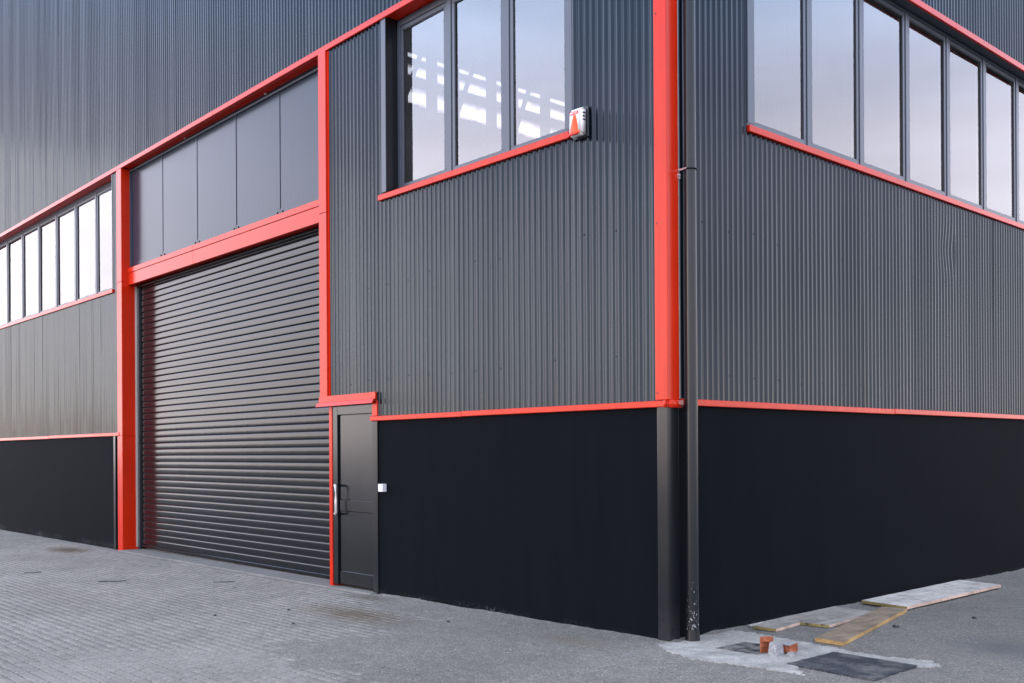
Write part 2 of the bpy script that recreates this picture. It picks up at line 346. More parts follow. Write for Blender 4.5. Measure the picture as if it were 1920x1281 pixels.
pos, cvp, dz, dx = pos[keep], cvp[keep], dz[keep], dx[keep]
px = 960 + 1885 * dx / dz; py = 847 + 1885 * 1.55 / dz
inview = (px > 4) & (px < 1915) & (py < 1276) & (cvp < .35)
order = np.argsort(np.where(inview, dz, 1e9))
near = set(order[:300].tolist())
paving = link(bpy.data.objects.new('paving', None)); tag(paving, 'grey block paving in the yard before the roller shutter', 'paving', kind='structure')
pm = bpy.data.meshes.new('paver'); pm.from_pydata(PV.tolist(), [], PF.tolist()); pm.materials.append(M['paver'])
jit = rng.normal(0, 1, (len(pos), 4)); far_V, far_F = [], []
und = (fbm(pos[:, 0] * .6, pos[:, 1] * .6, 3, 21) - .5) * .012
kk = 0
for i, (x, y) in enumerate(pos):
    z = float(slope(x)) + jit[i, 0] * .0011 + und[i] * .25
    if i in near:
        o = link(bpy.data.objects.new('paver', pm), paving); o.location = (x, y, z); o.rotation_euler = (jit[i, 1] * .006, jit[i, 2] * .004, jit[i, 3] * .008)
    else:
        V = PV.copy(); V[:, 2] += V[:, 0] * -jit[i, 2] * .004 + V[:, 1] * jit[i, 1] * .006
        a = jit[i, 3] * .008; V = np.stack([V[:, 0] - a * V[:, 1] + x, V[:, 1] + a * V[:, 0] + y, V[:, 2] + z], -1)
        far_V.append(V); far_F.append(PF + 12 * kk); kk += 1
pf = np_mesh('paver_field', np.concatenate(far_V), np.concatenate(far_F), 'paver', paving); tag(pf, kind='stuff')

# pebbles and chips lying loose on the grit
base = bmesh.new(); bmesh.ops.create_icosphere(base, subdivisions=1, radius=1); base.verts.ensure_lookup_table()
BV = np.array([v.co[:] for v in base.verts]); BF = np.array([[v.index for v in f.verts] for f in base.faces]); base.free()
NP_ = 9000
pxy = np.stack([rng.uniform(-6, 3.2, NP_), rng.uniform(-4.2, 5.5, NP_)], -1)
ok = ~((pxy[:, 0] < .03) & (pxy[:, 1] > -.03)) & (rng.random(NP_) < .12 + .88 * cover(pxy[:, 0], pxy[:, 1]))
pxy = pxy[ok]; n_ = len(pxy); sz = np.minimum(.0016 + rng.exponential(.0017, n_), .010)
gz = slope(pxy[:, 0]) - .010 + cover(pxy[:, 0], pxy[:, 1]) * .0165
VV = BV[None] * sz[:, None, None] * (rng.uniform(.6, 1.3, (n_, 1, 3)) * np.array([1, 1, .7])) * rng.uniform(.8, 1.2, (n_, 12, 1)); VV[:, :, :2] += pxy[:, None]; VV[:, :, 2] += (gz + sz * .3)[:, None]
FF = BF[None] + (np.arange(n_) * 12)[:, None, None]
peb = np_mesh('pebbles', VV.reshape(-1, 3), FF.reshape(-1, 3), 'pebble'); tag(peb, 'loose pale grit and pebbles strewn over the yard', 'gravel', kind='stuff')

# concrete threshold under the shutter and door
th = L.part('threshold', 'sill_concrete', None, (-11.46, -4.12, -.10, .30, -.12, .004), bev=.006); th.rotation_euler.y = -.0042 * .8
tag(th, 'pale concrete threshold strip under the roller shutter', 'threshold', kind='structure')

def polysheet(name, pts, z0, z1, material, parent=None, jit=.02, step=.05, mats=None, bev=0.0):
    """extruded outline with a wandering edge"""
    out = []
    for a, b in zip(pts, pts[1:] + pts[:1]):
        a, b = Vector(a), Vector(b); k = max(1, int((b - a).length / step)); nrm = Vector((-(b - a).y, (b - a).x)).normalized()
        for i in range(k): out.append(a.lerp(b, i / k) + nrm * (random.uniform(-jit, jit) if jit else 0))
    bm = bmesh.new(); vs_ = [bm.verts.new((p.x, p.y, z1)) for p in out]; f = bm.faces.new(vs_)
    if f.calc_area() and f.normal.z < 0: f.normal_flip()
    bm.normal_update()
    if f.normal.z < 0: f.normal_flip()
    r = bmesh.ops.extrude_face_region(bm, geom=[f]); top = [v for v in r['geom'] if isinstance(v, bmesh.types.BMVert)]
    for v in vs_: v.co.z = z0
    # extruded copy is the top
    for v in top: v.co.z = z1
    bmesh.ops.recalc_face_normals(bm, faces=bm.faces)
    bmesh.ops.triangulate(bm, faces=[fc for fc in bm.faces if len(fc.verts) > 4])
    return from_bm(name, bm, material, parent)
patch = polysheet('mortar_patch', [(.02, -.15), (.30, -.32), (.57, -.40), (.80, -.33), (1.13, -.30), (1.42, -.28), (1.20, -.06), (1.22, .50), (1.72, .50), (1.92, .64), (1.80, .80), (1.41, .69), (1.1, .72), (.71, .78), (.27, .83), (.012, .80), (.012, .02)], -.03, .0125, 'concrete', None, .026, .022)
tag(patch, 'pale mortar smeared on the ground round the covers at the corner', 'mortar', kind='structure')

# ================================================================== the building
B = empty('warehouse'); tag(B, 'dark grey corrugated metal warehouse with red trim and black plinth', 'building')
P_ = .0745; AMP = .0118
def sheet(face, u0, u1, z0, z1, k, dent=None):
    nseg = max(8, int(round((u1 - u0) / P_ * 16))); nz = 14 if dent is None else 60
    us = np.linspace(u0, u1, nseg + 1); zs = np.linspace(z0, z1, nz + 1)
    U, Zz = np.meshgrid(us, zs, indexing='ij')
    wv = .5 - .5 * np.cos(U / P_ * 2 * np.pi)                   # crest at 0, valley at 1
    rib = np.floor(U / P_ + .5); rb = (np.sin(rib * 12.9898 + 4.1) * 43758.5453) % 1.0; rb2 = (np.sin(np.floor(rib / 3) * 78.233 + 1.7) * 24634.63) % 1.0
    wv = 1 - (1 - wv) * (.82 + .18 * rb + .18 * rb2)                      # no two ribs are pressed quite alike
    off = (k % 2) * .0010
    bow = (fbm(U * 1.1 + 31, Zz * .55 + 17 * k, 3, 40 + k % 5) - .5) * .010
    D = AMP * wv + off + bow
    Us = U.copy()
    if dent:
        du, dzc = dent; g = np.exp(-((U - du) / .22) ** 2 - ((Zz - dzc) / .20) ** 2)
        D = D + .012 * g; Us = Us - .024 * g
    pts = np.stack([Us, D, Zz], -1) if face.side == 'L' else np.stack([-D, Us, Zz], -1)
    n0, n1 = U.shape; ix = np.arange(n0 * n1).reshape(n0, n1)
    q = np.stack([ix[:-1, :-1], ix[1:, :-1], ix[1:, 1:], ix[:-1, 1:]], -1).reshape(-1, 4)
    return np_mesh('cladding_sheet', pts.reshape(-1, 3), q, 'clad', B, smooth=True)
SW = P_ * 14
def clad(face, u0, u1, z0, z1, dent=None):
    k0 = math.floor(u0 / SW); k1 = math.ceil(u1 / SW)
    for k in range(k0, k1):
        a, b = max(u0, k * SW), min(u1, (k + 1) * SW)
        if b - a < .02: continue
        sheet(face, a, b + (.012 if b < u1 - .02 else 0), z0, z1, k, dent if dent and a <= dent[0] < b else None)
zb = lambda x: 6.337 + .0042 * x                            # underside of the red band on the gate wall
clad(L, -26, -.105, 6.33, 13.4)
clad(L, -5.075, -4.092, 2.18, 6.36); clad(L, -4.092, -3.99, 1.93, 6.36)
clad(L, -3.99, -1.04, 1.93, 4.37); clad(L, -1.055, -.105, 1.93, 6.36)
clad(L, -11.93, -11.705, 1.88, 6.33); clad(L, -26, -11.93, 1.88, 4.31)
clad(Rf, .135, 1.125, 1.95, 6.45); clad(Rf, 1.125, 16, 1.95, 4.40, dent=(5.03, 3.82)); clad(Rf, .135, 16, 6.42, 13.4)

# rows of small fixing screws in the valleys
scm = bpy.data.meshes.new('screw'); bm = bmesh.new(); bmesh.ops.create_icosphere(bm, subdivisions=1, radius=.0065); bm.to_mesh(scm); bm.free(); scm.materials.append(M['bolt'])
for face, u0, u1, zs_ in ((L, -5.0, -.15, (2.35, 3.42)), (Rf, .2, 9.0, (2.2, 3.45))):
    for z in zs_:
        for k in range(int(u0 / P_) - 1, int(u1 / P_) + 2, 5):
            u = (k + .5) * P_
            if u0 < u < u1 and random.random() < .8: link(bpy.data.objects.new('screw', scm), B).location = face.pt(u, AMP - .001, z + random.uniform(-.03, .03))
# plinths
L.part('plinth', 'plinth', B, (-4.09, -.10, .004, .25, -.3, 1.93)); L.part('plinth', 'plinth', B, (-26, -11.885, .004, .25, -.4, 1.88)); Rf.part('plinth', 'plinth', B, (.13, 16, .004, .25, -.3, 1.95))
# end profiles of the plinths and the corner profile
L.part('plinth_end_profile', 'jamb', B, (-11.885, -11.80, -.022, .10, -.4, 1.862), bev=.004)
L.part('plinth_end_profile', 'jamb', B, (-11.765, -11.712, .0, .10, -.4, 1.862), bev=.003)
bm = bmesh.new(); bbox(bm, -.102, .014, -.014, .13, -.3, 1.925, .010, 2); from_bm('plinth_corner_profile', bm, 'jamb', B)

# red trim -----------------------------------------------------------------
def band_left(name, x0, x1, dz0, h, d0, d1):
    bm = bmesh.new(); bbox(bm, x0, x1, d0, d1, 0, h, .004)
    for v in bm.verts: v.co.z += zb(v.co.x) + dz0
    return from_bm(name, bm, 'red', B)
for a, b in ((-26, -20.1), (-20.097, -14.1), (-14.097, -8.1), (-8.097, -2.1), (-2.097, -.112)): band_left('band_flashing', a, b, -.010, .070, -.026, .004)
for a, b in ((-26, -11.71), (-11.488, -5.28), (-3.905, -1.145)): band_left('soffit', a, b, .004, .012, .006, .24)
for a, b in ((.014, 5.2), (5.203, 10.9), (10.903, 16)): Rf.part('band_flashing', 'red', B, (a, b, -.026, .004, 6.390, 6.462), bev=.004)
Rf.part('soffit', 'frame', B, (1.22, 16, .006, .22, 6.408, 6.42))
# plinth flashings
L.part('plinth_flashing', 'red', B, (-2.6, -.012, -.030, .03, 1.905, 1.957), bev=.005); L.part('plinth_flashing', 'red', B, (-4.215, -2.603, -.0315, .03, 1.902, 1.954), bev=.005)
L.part('plinth_flashing', 'red', B, (-15.2, -11.62, -.030, .03, 1.852, 1.908), bev=.005); L.part('plinth_flashing', 'red', B, (-26, -15.203, -.0315, .03, 1.848, 1.904), bev=.005)
Rf.part('plinth_flashing', 'red', B, (.16, 3.7, -.030, .03, 1.922, 1.976), bev=.005); Rf.part('plinth_flashing', 'red', B, (3.703, 9.6, -.032, .03, 1.926, 1.980), bev=.005); Rf.part('plinth_flashing', 'red', B, (9.603, 16, -.030, .03, 1.922, 1.976), bev=.005)
bm = bmesh.new(); bbox(bm, -.012, .036, -.036, .158, 1.900, 1.962, .0)      # rounded cap that turns the corner
bmesh.ops.bevel(bm, geom=[e_ for e_ in bm.edges if abs(e_.verts[0].co.z - e_.verts[1].co.z) > .03 and e_.verts[0].co.x > 0 and e_.verts[0].co.y < 0], offset=.028, segments=6, affect='EDGES')
from_bm('corner_flashing', bm, 'red', B, True)
# corner column, gate column, gate post
bm = bmesh.new(); bbox(bm, -.112, .020, -.020, .132, 1.962, 13.4, .006, 2); cc = from_bm('corner_column', bm, 'red', B)
bm = bmesh.new()
for z in (2.02, 3.4, 5.1): cyl(bm, (-.085, -.022, z), (-.085, -.026, z), .006, 8)
from_bm('rivet', bm, 'bolt', cc)
Rf.part('corner_edge_strip', 'steel', B, (.134, .146, -.012, .0, 1.98, 13.4))
gc = L.part('gate_column', 'red', B, (-11.70, -11.49, -.022, .27, -.2, 1.846), (-11.70, -11.49, -.0215, .27, 1.849, 4.40), (-11.70, -11.49, -.022, .27, 4.403, zb(-11.6) - .002), bev=.006, seg=2)
L.part('gate_post', 'red', B, (-5.272, -5.106, -.030, .20, 2.185, 4.395), (-5.272, -5.106, -.0308, .20, 4.398, zb(-5.2) - .002), bev=.005, seg=2)
L.part('gate_post_side', 'red', B, (-5.106, -5.078, -.004, .02, 2.19, zb(-5.1) - .003))
# lintel over the shutter: two lengths, each an upper flashing and a deep fascia
lint = L.part('lintel', 'red', B, (-11.488, -5.28, .13, .24, 4.37, 4.62))
for a, b in ((-11.486, -9.00), (-8.996, -5.274)):
    L.part('lintel_fascia', 'red', lint, (a, b, .088, .128, 4.352, 4.548), bev=.003); L.part('lintel_flashing', 'red', lint, (a, b, .080, .128, 4.552, 4.632), bev=.003)

# infill sheets above the lintel
js = [-11.475, -10.20, -8.96, -7.72, -6.50, -5.16]
for i in range(5):
    p = L.part('infill_sheet', 'panel', B, (js[i] + .004, js[i + 1] - .004, .150 + random.uniform(-.001, .001), .165, 4.60, 6.36), bev=.002)
    L.part('joint_strip', 'panel', p, (js[i + 1] - .055, js[i + 1] - .008, .143, .149, 4.72, 6.34), bev=.001)
    L.part('foot_strip', 'panel', p, (js[i] + .004, js[i + 1] - .004, .140, .148, 4.634, 4.716), bev=.001)
    for s in (js[i] + .06, js[i + 1] - .07):
        bm = bmesh.new(); cyl(bm, (s, .139, 4.675), (s, .128, 4.675), .014, 8); from_bm('bolt', bm, 'bolt', p)
    if i in (1, 3):
        bm = bmesh.new(); cyl(bm, (js[i] + .9, .12, 6.285), (js[i] + .9, .10, 6.285), .012, 8); from_bm('bolt', bm, 'steel', p)
L.part('infill_head_rail', 'frame', B, (-11.486, -5.28, .12, .148, 6.235, 6.262), bev=.003)
L.part('infill_edge_rail', 'frame', B, (-11.487, -11.470, .12, .149, 4.634, 6.232))

# roller shutter -------------------------------------------------------------
sh = L.part('roller_shutter', 'bolt', B, (-11.42, -5.02, .30, .33, .0, 4.50)); tag(sh, 'closed graphite roller shutter of curved slats')
SX0, SX1, SP = -11.425, -5.02, .0988
def slat_mesh():
    prof = []; H = SP
    for t in (0, .15, .3, .45, .6, .75, .86, .90, .95, 1.0):
        a = math.pi * (t * .86 + .07)
        prof.append((-.0064 * t * (1 - t) + (.0045 * ((t - .86) / .14) ** 2 if t > .86 else 0), t * (H - .009) + .006))
    prof = [(.008, .0045)] + prof + [(.010, H - .0015)]
    V = [(SX0, d, z) for d, z in prof] + [(SX1, d, z) for d, z in prof]; n = len(prof)
    me = bpy.data.meshes.new('slat'); me.from_pydata(V, [], [(i, n + i, n + i + 1, i + 1) for i in range(n - 1)])
    me.polygons.foreach_set('use_smooth', [True] * len(me.polygons)); me.materials.append(M['slat']); return me
sm = slat_mesh()
for i in range(44):
    o = link(bpy.data.objects.new('slat', sm), sh); o.location = (0, .268 + random.uniform(-.0012, .0012), .042 + i * SP); o.rotation_euler.x = random.uniform(-.006, .006); o.rotation_euler.z = random.uniform(-.00015, .00015)
L.part('bottom_rail', 'slat', sh, (SX0, SX1, .258, .285, .004, .040), bev=.004)
L.part('guide_rail', 'bolt', sh, (-11.486, -11.415, .235, .298, -.05, 4.348)); L.part('guide_edge', 'steel', sh, (-11.4895, -11.480, .200, .233, .0, 4.348))
L.part('shutter_head_rail', 'jamb', sh, (SX0, SX1, .205, .262, 4.315, 4.345), bev=.006)

# windows ---------------------------------------------------------------------
def window(face, u0, u1, z0, z1, dfront, panes, zi0, zi1, label, sill, bar=.045):
    fr = [(u0, u1, dfront, dfront + .075, z0, zi0 - bar - .006), (u0, u1, dfront, dfront + .075, zi1 + bar + .006, z1),
          (u0, panes[0][0] - bar - .006, dfront, dfront + .075, zi0 - bar - .0055, zi1 + bar + .0055), (panes[-1][1] + bar + .006, u1, dfront, dfront + .075, zi0 - bar - .0055, zi1 + bar + .0055)]
    wdw = face.part('window', 'frame', B, *fr, bev=.003); tag(wdw, label)
    for (a, b), (c, d) in zip(panes, panes[1:]):
        face.part('mullion', 'frame', wdw, (b + bar + .005, c - bar - .005, dfront - .006, dfront + .075, zi0 - bar - .005, zi1 + bar + .005), bev=.003)
    for a, b in panes:
        s = face.part('sash', 'frame', wdw, (a - bar, b + bar, dfront + .004, dfront + .07, zi0 - bar, zi0), (a - bar, b + bar, dfront + .004, dfront + .07, zi1, zi1 + bar),
                      (a - bar, a, dfront + .004, dfront + .07, zi0 + .0005, zi1 - .0005), (b, b + bar, dfront + .004, dfront + .07, zi0 + .0005, zi1 - .0005), bev=.002)
        t = random.uniform(-.0025, .0025); t2 = random.uniform(-.0025, .0025); d = dfront + .024
        q = [face.pt(a + .001, d + t, zi0 + .001), face.pt(b - .001, d - t, zi0 + .001), face.pt(b - .001, d - t + t2, zi1 - .001), face.pt(a + .001, d + t + t2, zi1 - .001)]
        me = bpy.data.meshes.new('pane'); bm = bmesh.new(); f = bm.faces.new([bm.verts.new(p) for p in q]); bm.to_mesh(me); bm.free(); me.materials.append(M['glass'])
        link(bpy.data.objects.new('pane', me), wdw)
        face.part('gasket', 'bolt', wdw, (a, a + .008, dfront + .012, dfront + .022, zi0 + .001, zi1 - .001), (b - .008, b, dfront + .012, dfront + .022, zi0 + .001, zi1 - .001), (a + .0085, b - .0085, dfront + .012, dfront + .022, zi1 - .009, zi1 - .001))
    for a, b in sill[:1]:
        sl = face.part('window_sill', 'red', wdw, (a, b, -.028, dfront - .002, sill[1], sill[2]), bev=.004)
    return wdw
w1 = window(L, -3.905, -1.13, 4.42, 6.318, .150, [(-3.80, -3.08), (-2.90, -2.18), (-2.00, -1.30)], 4.50, 6.19, 'three-pane window above the black plinth beside the corner', [(-4.04, -1.075), 4.325, 4.387])
lp = [(-13.03, -12.37)] + [(-13.18 - 1.075 * k - .91, -13.18 - 1.075 * k) for k in range(11)]
w2 = window(L, -26, -11.935, 4.352, 6.285, .150, sorted(lp), 4.435, 6.155, 'long ribbon window left of the roller shutter reflecting pink sky', [(-26, -11.885), 4.268, 4.332])
rp = [(1.40 + .995 * k, 1.40 + .995 * k + .84) for k in range(14)]
w3 = window(Rf, 1.225, 15.4, 4.45, 6.40, .125, rp, 4.545, 6.315, 'long ribbon window on the side wall right of the downpipe', [(1.118, 15.6), 4.358, 4.418])
for k in range(14):
    for u in (1.40 + .995 * k + .06, 1.40 + .995 * k + .86):
        pass
# corner trims and reveals of the window openings
L.part('window_jamb_trim', 'frame', w1, (-3.992, -3.908, -.008, .0, 4.41, 6.32)); L.part('window_reveal', 'jamb', w1, (-3.9395, -3.9065, .001, .225, 4.41, 6.315)); L.part('window_jamb_trim', 'frame', w1, (-1.142, -1.052, -.008, .0, 4.41, 6.32))
L.part('window_jamb_trim', 'frame', w2, (-11.942, -11.915, -.006, .149, 4.35, 6.28)); Rf.part('window_jamb_trim', 'frame', w3, (1.122, 1.222, -.008, .0, 4.44, 6.40))

# door -------------------------------------------------------------------------
dr = L.part('door', 'door', B, (-4.925, -4.17, .028, .06, .03, 2.06)); tag(dr, 'narrow dark grey wicket door with steel pull handle beside the shutter')
L.part('door_frame', 'red', dr, (-5.095, -5.034, -.012, .28, -.05, 2.16))
L.part('stile', 'door', dr, (-5.030, -4.930, -.004, .06, .012, 2.12), bev=.004); L.part('head', 'door', dr, (-4.928, -4.10, -.003, .06, 1.992, 2.12), bev=.004)
L.part('panel', 'door', dr, (-4.90, -4.19, .020, .027, 1.006, 1.986), bev=.003); L.part('middle_rail', 'door', dr, (-4.90, -4.19, .010, .0265, .872, 1.002), bev=.003)
L.part('panel', 'door', dr, (-4.90, -4.19, .020, .027, .176, .868), bev=.003); L.part('kick_plate', 'door', dr, (-4.90, -4.19, .008, .0265, .022, .172), bev=.003)
L.part('hinge_jamb', 'jamb', dr, (-4.195, -4.094, -.014, .06, -.05, 1.90), bev=.004)
L.part('red_jamb', 'red', dr, (-4.195, -4.094, -.016, .06, 1.958, 2.13), bev=.003)
bm = bmesh.new(); pts = []
hp = [(-4.99, -.004, 1.168), (-4.93, -.035, 1.168), (-4.895, -.052, 1.168)]
pts += hp + [(-4.878, -.061, 1.160), (-4.872, -.064, 1.145)] + [(-4.872, -.064, z) for z in (1.0, .86)] + [(-4.878, -.061, .845), (-4.895, -.052, .836)] + [(-4.93, -.035, .836), (-4.99, -.004, .836)]
tube(bm, pts, .016, 14); from_bm('handle', bm, 'steel', dr, True)
# drip flashing over the door, its lower lip kicked out
bm = bmesh.new(); prof = [(-.02, 2.225), (-.040, 2.222), (-.044, 2.150), (-.070, 2.142), (-.088, 2.098), (-.080, 2.096), (-.062, 2.135), (-.02, 2.14)]
n_p = len(prof); va = [bm.verts.new((-5.272, d, z - .004)) for d, z in prof]; vb = [bm.verts.new((-4.088, d, z)) for d, z in prof]
for i in range(n_p): bm.faces.new((va[i], va[(i + 1) % n_p], vb[(i + 1) % n_p], vb[i]))
bm.faces.new(va[::-1]); bm.faces.new(vb); bmesh.ops.recalc_face_normals(bm, faces=bm.faces); from_bm('door_drip_flashing', bm, 'red', B)

# the hall behind: roof, back walls, the glazed strips on its far side with their steelwork
def wbox(name, material, *a): 
    bm = bmesh.new(); bbox(bm, *a); return from_bm(name, bm, material, B)
wbox('roof', 'clad', -12.2, -.03, .30, 24, 13.0, 13.3); wbox('roof', 'clad', -26, -12.2, .30, 4.2, 13.0, 13.3)
wbox('back_wall', 'clad', -12.2, -.03, 24, 24.2, -.3, 13.3); wbox('back_wall', 'clad', -26, -12.2, 4.0, 4.2, -.3, 13.0); wbox('end_wall', 'clad', -26.2, -26.0, 0, 4.2, -.3, 13.4); wbox('end_wall', 'clad', -.28, -.03, 16.0, 24, -.3, 13.0)
bays = [(-.3, 8.86), (9.30, 9.47), (9.77, 9.885), (10.01, 13.0)]
hw = None
for a, b in bays:
    o = wbox('hall_wall', 'inside', -12.03, -12.0, .3, 24, a, b)
for y in np.arange(5.0, 22, 1.68):
    o = wbox('hall_post', 'frame', -11.98, -11.80, y, y + .17, 0, 12.9)
for y in (6.3, 7.7, 9.4, 11.1, 14.4):
    bm = bmesh.new(); tube(bm, [(-11.7, y - 1.0, 7.4), (-11.7, y + .5, 11.0)], .055, 8); from_bm('hall_brace', bm, 'frame', B)
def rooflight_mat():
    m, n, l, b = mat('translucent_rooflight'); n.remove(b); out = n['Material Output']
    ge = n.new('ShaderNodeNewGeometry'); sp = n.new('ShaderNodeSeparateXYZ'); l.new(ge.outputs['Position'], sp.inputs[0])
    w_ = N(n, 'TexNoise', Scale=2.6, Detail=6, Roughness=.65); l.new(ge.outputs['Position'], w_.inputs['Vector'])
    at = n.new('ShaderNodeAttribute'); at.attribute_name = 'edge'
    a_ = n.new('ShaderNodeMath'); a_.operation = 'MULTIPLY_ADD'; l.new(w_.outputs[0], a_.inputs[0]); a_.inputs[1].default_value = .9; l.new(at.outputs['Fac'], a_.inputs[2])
    r = rampnode(n, l, a_.outputs[0], [(.44, (.012, .010, .010)), (.62, (.055, .042, .040)), (.80, (.12, .095, .088)), (1, (.27, .25, .235))])  # soft glow round the bright strips, painted as a peach-to-white fade in the tint
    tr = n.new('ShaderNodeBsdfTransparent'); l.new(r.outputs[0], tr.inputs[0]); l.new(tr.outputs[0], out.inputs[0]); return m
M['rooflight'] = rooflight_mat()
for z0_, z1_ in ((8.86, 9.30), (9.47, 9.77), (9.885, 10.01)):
    zz_ = np.linspace(z0_, z1_, 7); glow_fade = np.array([0, .32, .55, .6, .55, .36, 0.]); 
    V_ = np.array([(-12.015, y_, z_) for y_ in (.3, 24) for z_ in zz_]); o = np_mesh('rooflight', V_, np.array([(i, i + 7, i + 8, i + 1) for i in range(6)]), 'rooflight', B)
    o.data.attributes.new('edge', 'FLOAT', 'POINT').data.foreach_set('value', np.tile(glow_fade, 2).astype(np.float32))
bm = bmesh.new()
for k in range(110):
    y = 4.2 + k * .16; h = random.uniform(.01, .05); bbox(bm, -12.10, -12.035, y, y + .11, 8.84, 8.90 + h)
from_bm('rooflight_upstand', bm, 'edge_pink', B)
wbox('hall_rail', 'frame', -11.8, -11.72, 4, 23, 8.30, 8.34); wbox('hall_cable', 'bolt', -11.79, -11.75, 4, 23, 9.37, 9.40)
wbox('hall_floor', 'sill_concrete', -12.0, -.3, .35, 24, -.1, -.03)

# ================================================================== things on and by the building
dp = empty('downpipe', (.092, .190, 0)); tag(dp, 'dark grey round rainwater pipe running down the corner of the building', 'downpipe')
def cylpart(name, material, parent, z0, z1, r, n=28, r1=None, smooth=True):
    bm = bmesh.new(); cyl(bm, (0, 0, z0), (0, 0, z1), r, n, r1, cap=False)
    o = from_bm(name, bm, material, parent, smooth)
    md = None
    for p in o.data.polygons:
        if len(p.vertices) > 4: p.use_smooth = False
    return o
def pipe_mat():
    m, n, l, b = mat('pipe_with_mortar_splashes')
    src = M['pipe']; tc = n.new('ShaderNodeTexCoord')
    n1 = N(n, 'TexNoise', Scale=60, Detail=3, Roughness=.6); l.new(tc.outputs['Object'], n1.inputs['Vector'])
    sp = n.new('ShaderNodeSeparateXYZ'); l.new(tc.outputs['Object'], sp.inputs[0])
    mr = N(n, 'MapRange'); mr.inputs[1].default_value = .10; mr.inputs[2].default_value = .75; mr.inputs[3].default_value = .16; mr.inputs[4].default_value = -.02; l.new(sp.outputs['Z'], mr.inputs[0])
    ad = n.new('ShaderNodeMath'); ad.operation = 'ADD'; l.new(n1.outputs[0], ad.inputs[0]); l.new(mr.outputs[0], ad.inputs[1])
    g = rampnode(n, l, ad.outputs[0], [(.735, (0, 0, 0)), (.765, (1, 1, 1))])
    c = mixcol(n, l, g.outputs[0], (.009, .0105, .013), (.36, .34, .32)); l.new(c, b.inputs['Base Color']); b.inputs['Roughness'].default_value = .28; b.inputs['Specular IOR Level'].default_value = .38
    return m
M['pipe2'] = pipe_mat()
cylpart('pipe', 'pipe2', dp, .10, 2.70, .052); cylpart('pipe', 'pipe2', dp, 2.701, 3.905, .0508); cylpart('pipe', 'pipe', dp, 3.906, 13.2, .0495)
cylpart('shoe', 'pipe', dp, -.02, .10, .064, r1=.055)
def clamp(z):
    bm = bmesh.new(); tube_r = [(.0535 * math.cos(a), .0535 * math.sin(a), z) for a in np.linspace(0, 2 * math.pi, 29)]
    for a, b in zip(tube_r, tube_r[1:]): cyl(bm, a, b, .0085, 8)
    o = from_bm('clamp', bm, 'jamb', dp)
    bm = bmesh.new(); cyl(bm, (-.02, -.060, z), (.008, -.060, z), .007, 8); bbox(bm, -.09, -.022, -.060, -.056, z - .007, z + .007); from_bm('clamp_bolt', bm, 'steel', dp)
clamp(3.835); clamp(7.6)
bm = bmesh.new(); cyl(bm, (-.07, -.068, 3.79), (-.052, -.068, 3.79), .013, 8); cyl(bm, (-.07, -.068, 3.77), (-.05, -.068, 3.765), .008, 8); from_bm('bracket_screw', bm, 'steel', dp)

# alarm siren
s = empty('alarm_siren', (-.94, 0, 4.42)); tag(s, 'white alarm siren box with orange lens fixed by the window corner', 'alarm')
bm = bmesh.new(); bbox(bm, -.086, .086, -.10, -.018, -.128, .130, 0)
for v in bm.verts:
    if v.co.y < -.05:
        v.co.x *= .86
        if v.co.z > 0: v.co.z -= .022; v.co.y += .012
        else: v.co.z += .012
bmesh.ops.bevel(bm, geom=list(bm.edges), offset=.020, segments=4, affect='EDGES'); from_bm('housing', bm, 'white', s, True)
bm = bmesh.new(); bbox(bm, -.092, .092, -.017, .004, -.132, .134, .004); from_bm('back_plate', bm, 'bolt', s)
bm = bmesh.new(); ring = []                                                  # teardrop lens bulging from the face
for t in np.linspace(0, 1, 9):
    z = .055 - t * .168; hw_ = .014 + .052 * t ** .8; y0 = -.096 - .018 * math.sin(min(1, t * 1.1) * math.pi * .62)
    ring.append([bm.verts.new((hw_ * c, -.092 + (y0 + .092) * (1 - abs(c) ** 2.5), z)) for c in np.linspace(-1, 1, 9)])
for a, b in zip(ring, ring[1:]):
    for k in range(8): bm.faces.new((a[k], a[k + 1], b[k + 1], b[k]))
bm.faces.new(ring[-1]); bmesh.ops.recalc_face_normals(bm, faces=bm.faces); from_bm('lens', bm, 'orange', s, True)
bm = bmesh.new(); bbox(bm, -.055, .055, -.118, -.094, -.122, -.104, .008, 2); from_bm('strobe', bm, 'label', s, True)
bm = bmesh.new(); bbox(bm, -.050, .045, -.0955, -.088, .064, .088, 0); lb = from_bm('label_strip', bm, 'label', s); lb.rotation_euler.x = 0
bm = bmesh.new()
for x0, x1 in ((-.046, -.038), (-.035, -.027), (-.023, -.015), (-.004, .002), (.012, .018), (.024, .032)): bbox(bm, x0, x1, -.0965, -.0957, .069, .083)
from_bm('lettering', bm, 'white', lb)
for k in range(3):
    bm = bmesh.new(); bbox(bm, .0775, .0868, -.072, -.040, .062 - k * .030, .072 - k * .030, .0015); from_bm('vent_slot', bm, 'bolt', s)

k_ = empty('key_switch', (-3.985, 0, 1.162)); tag(k_, 'small white key switch box on the black plinth by the door', 'switch')
bm = bmesh.new(); bbox(bm, -.042, .042, -.052, .004, -.043, .043, .004, 2); hs = from_bm('housing', bm, 'white', k_)
bm = bmesh.new(); cyl(bm, (0, -.053, 0), (0, -.057, 0), .010, 14); kc = from_bm('key_cylinder', bm, 'steel', k_)
bm = bmesh.new(); bbox(bm, -.0015, .0015, -.0585, -.0573, -.006, .006); from_bm('key_slot', bm, 'bolt', kc)

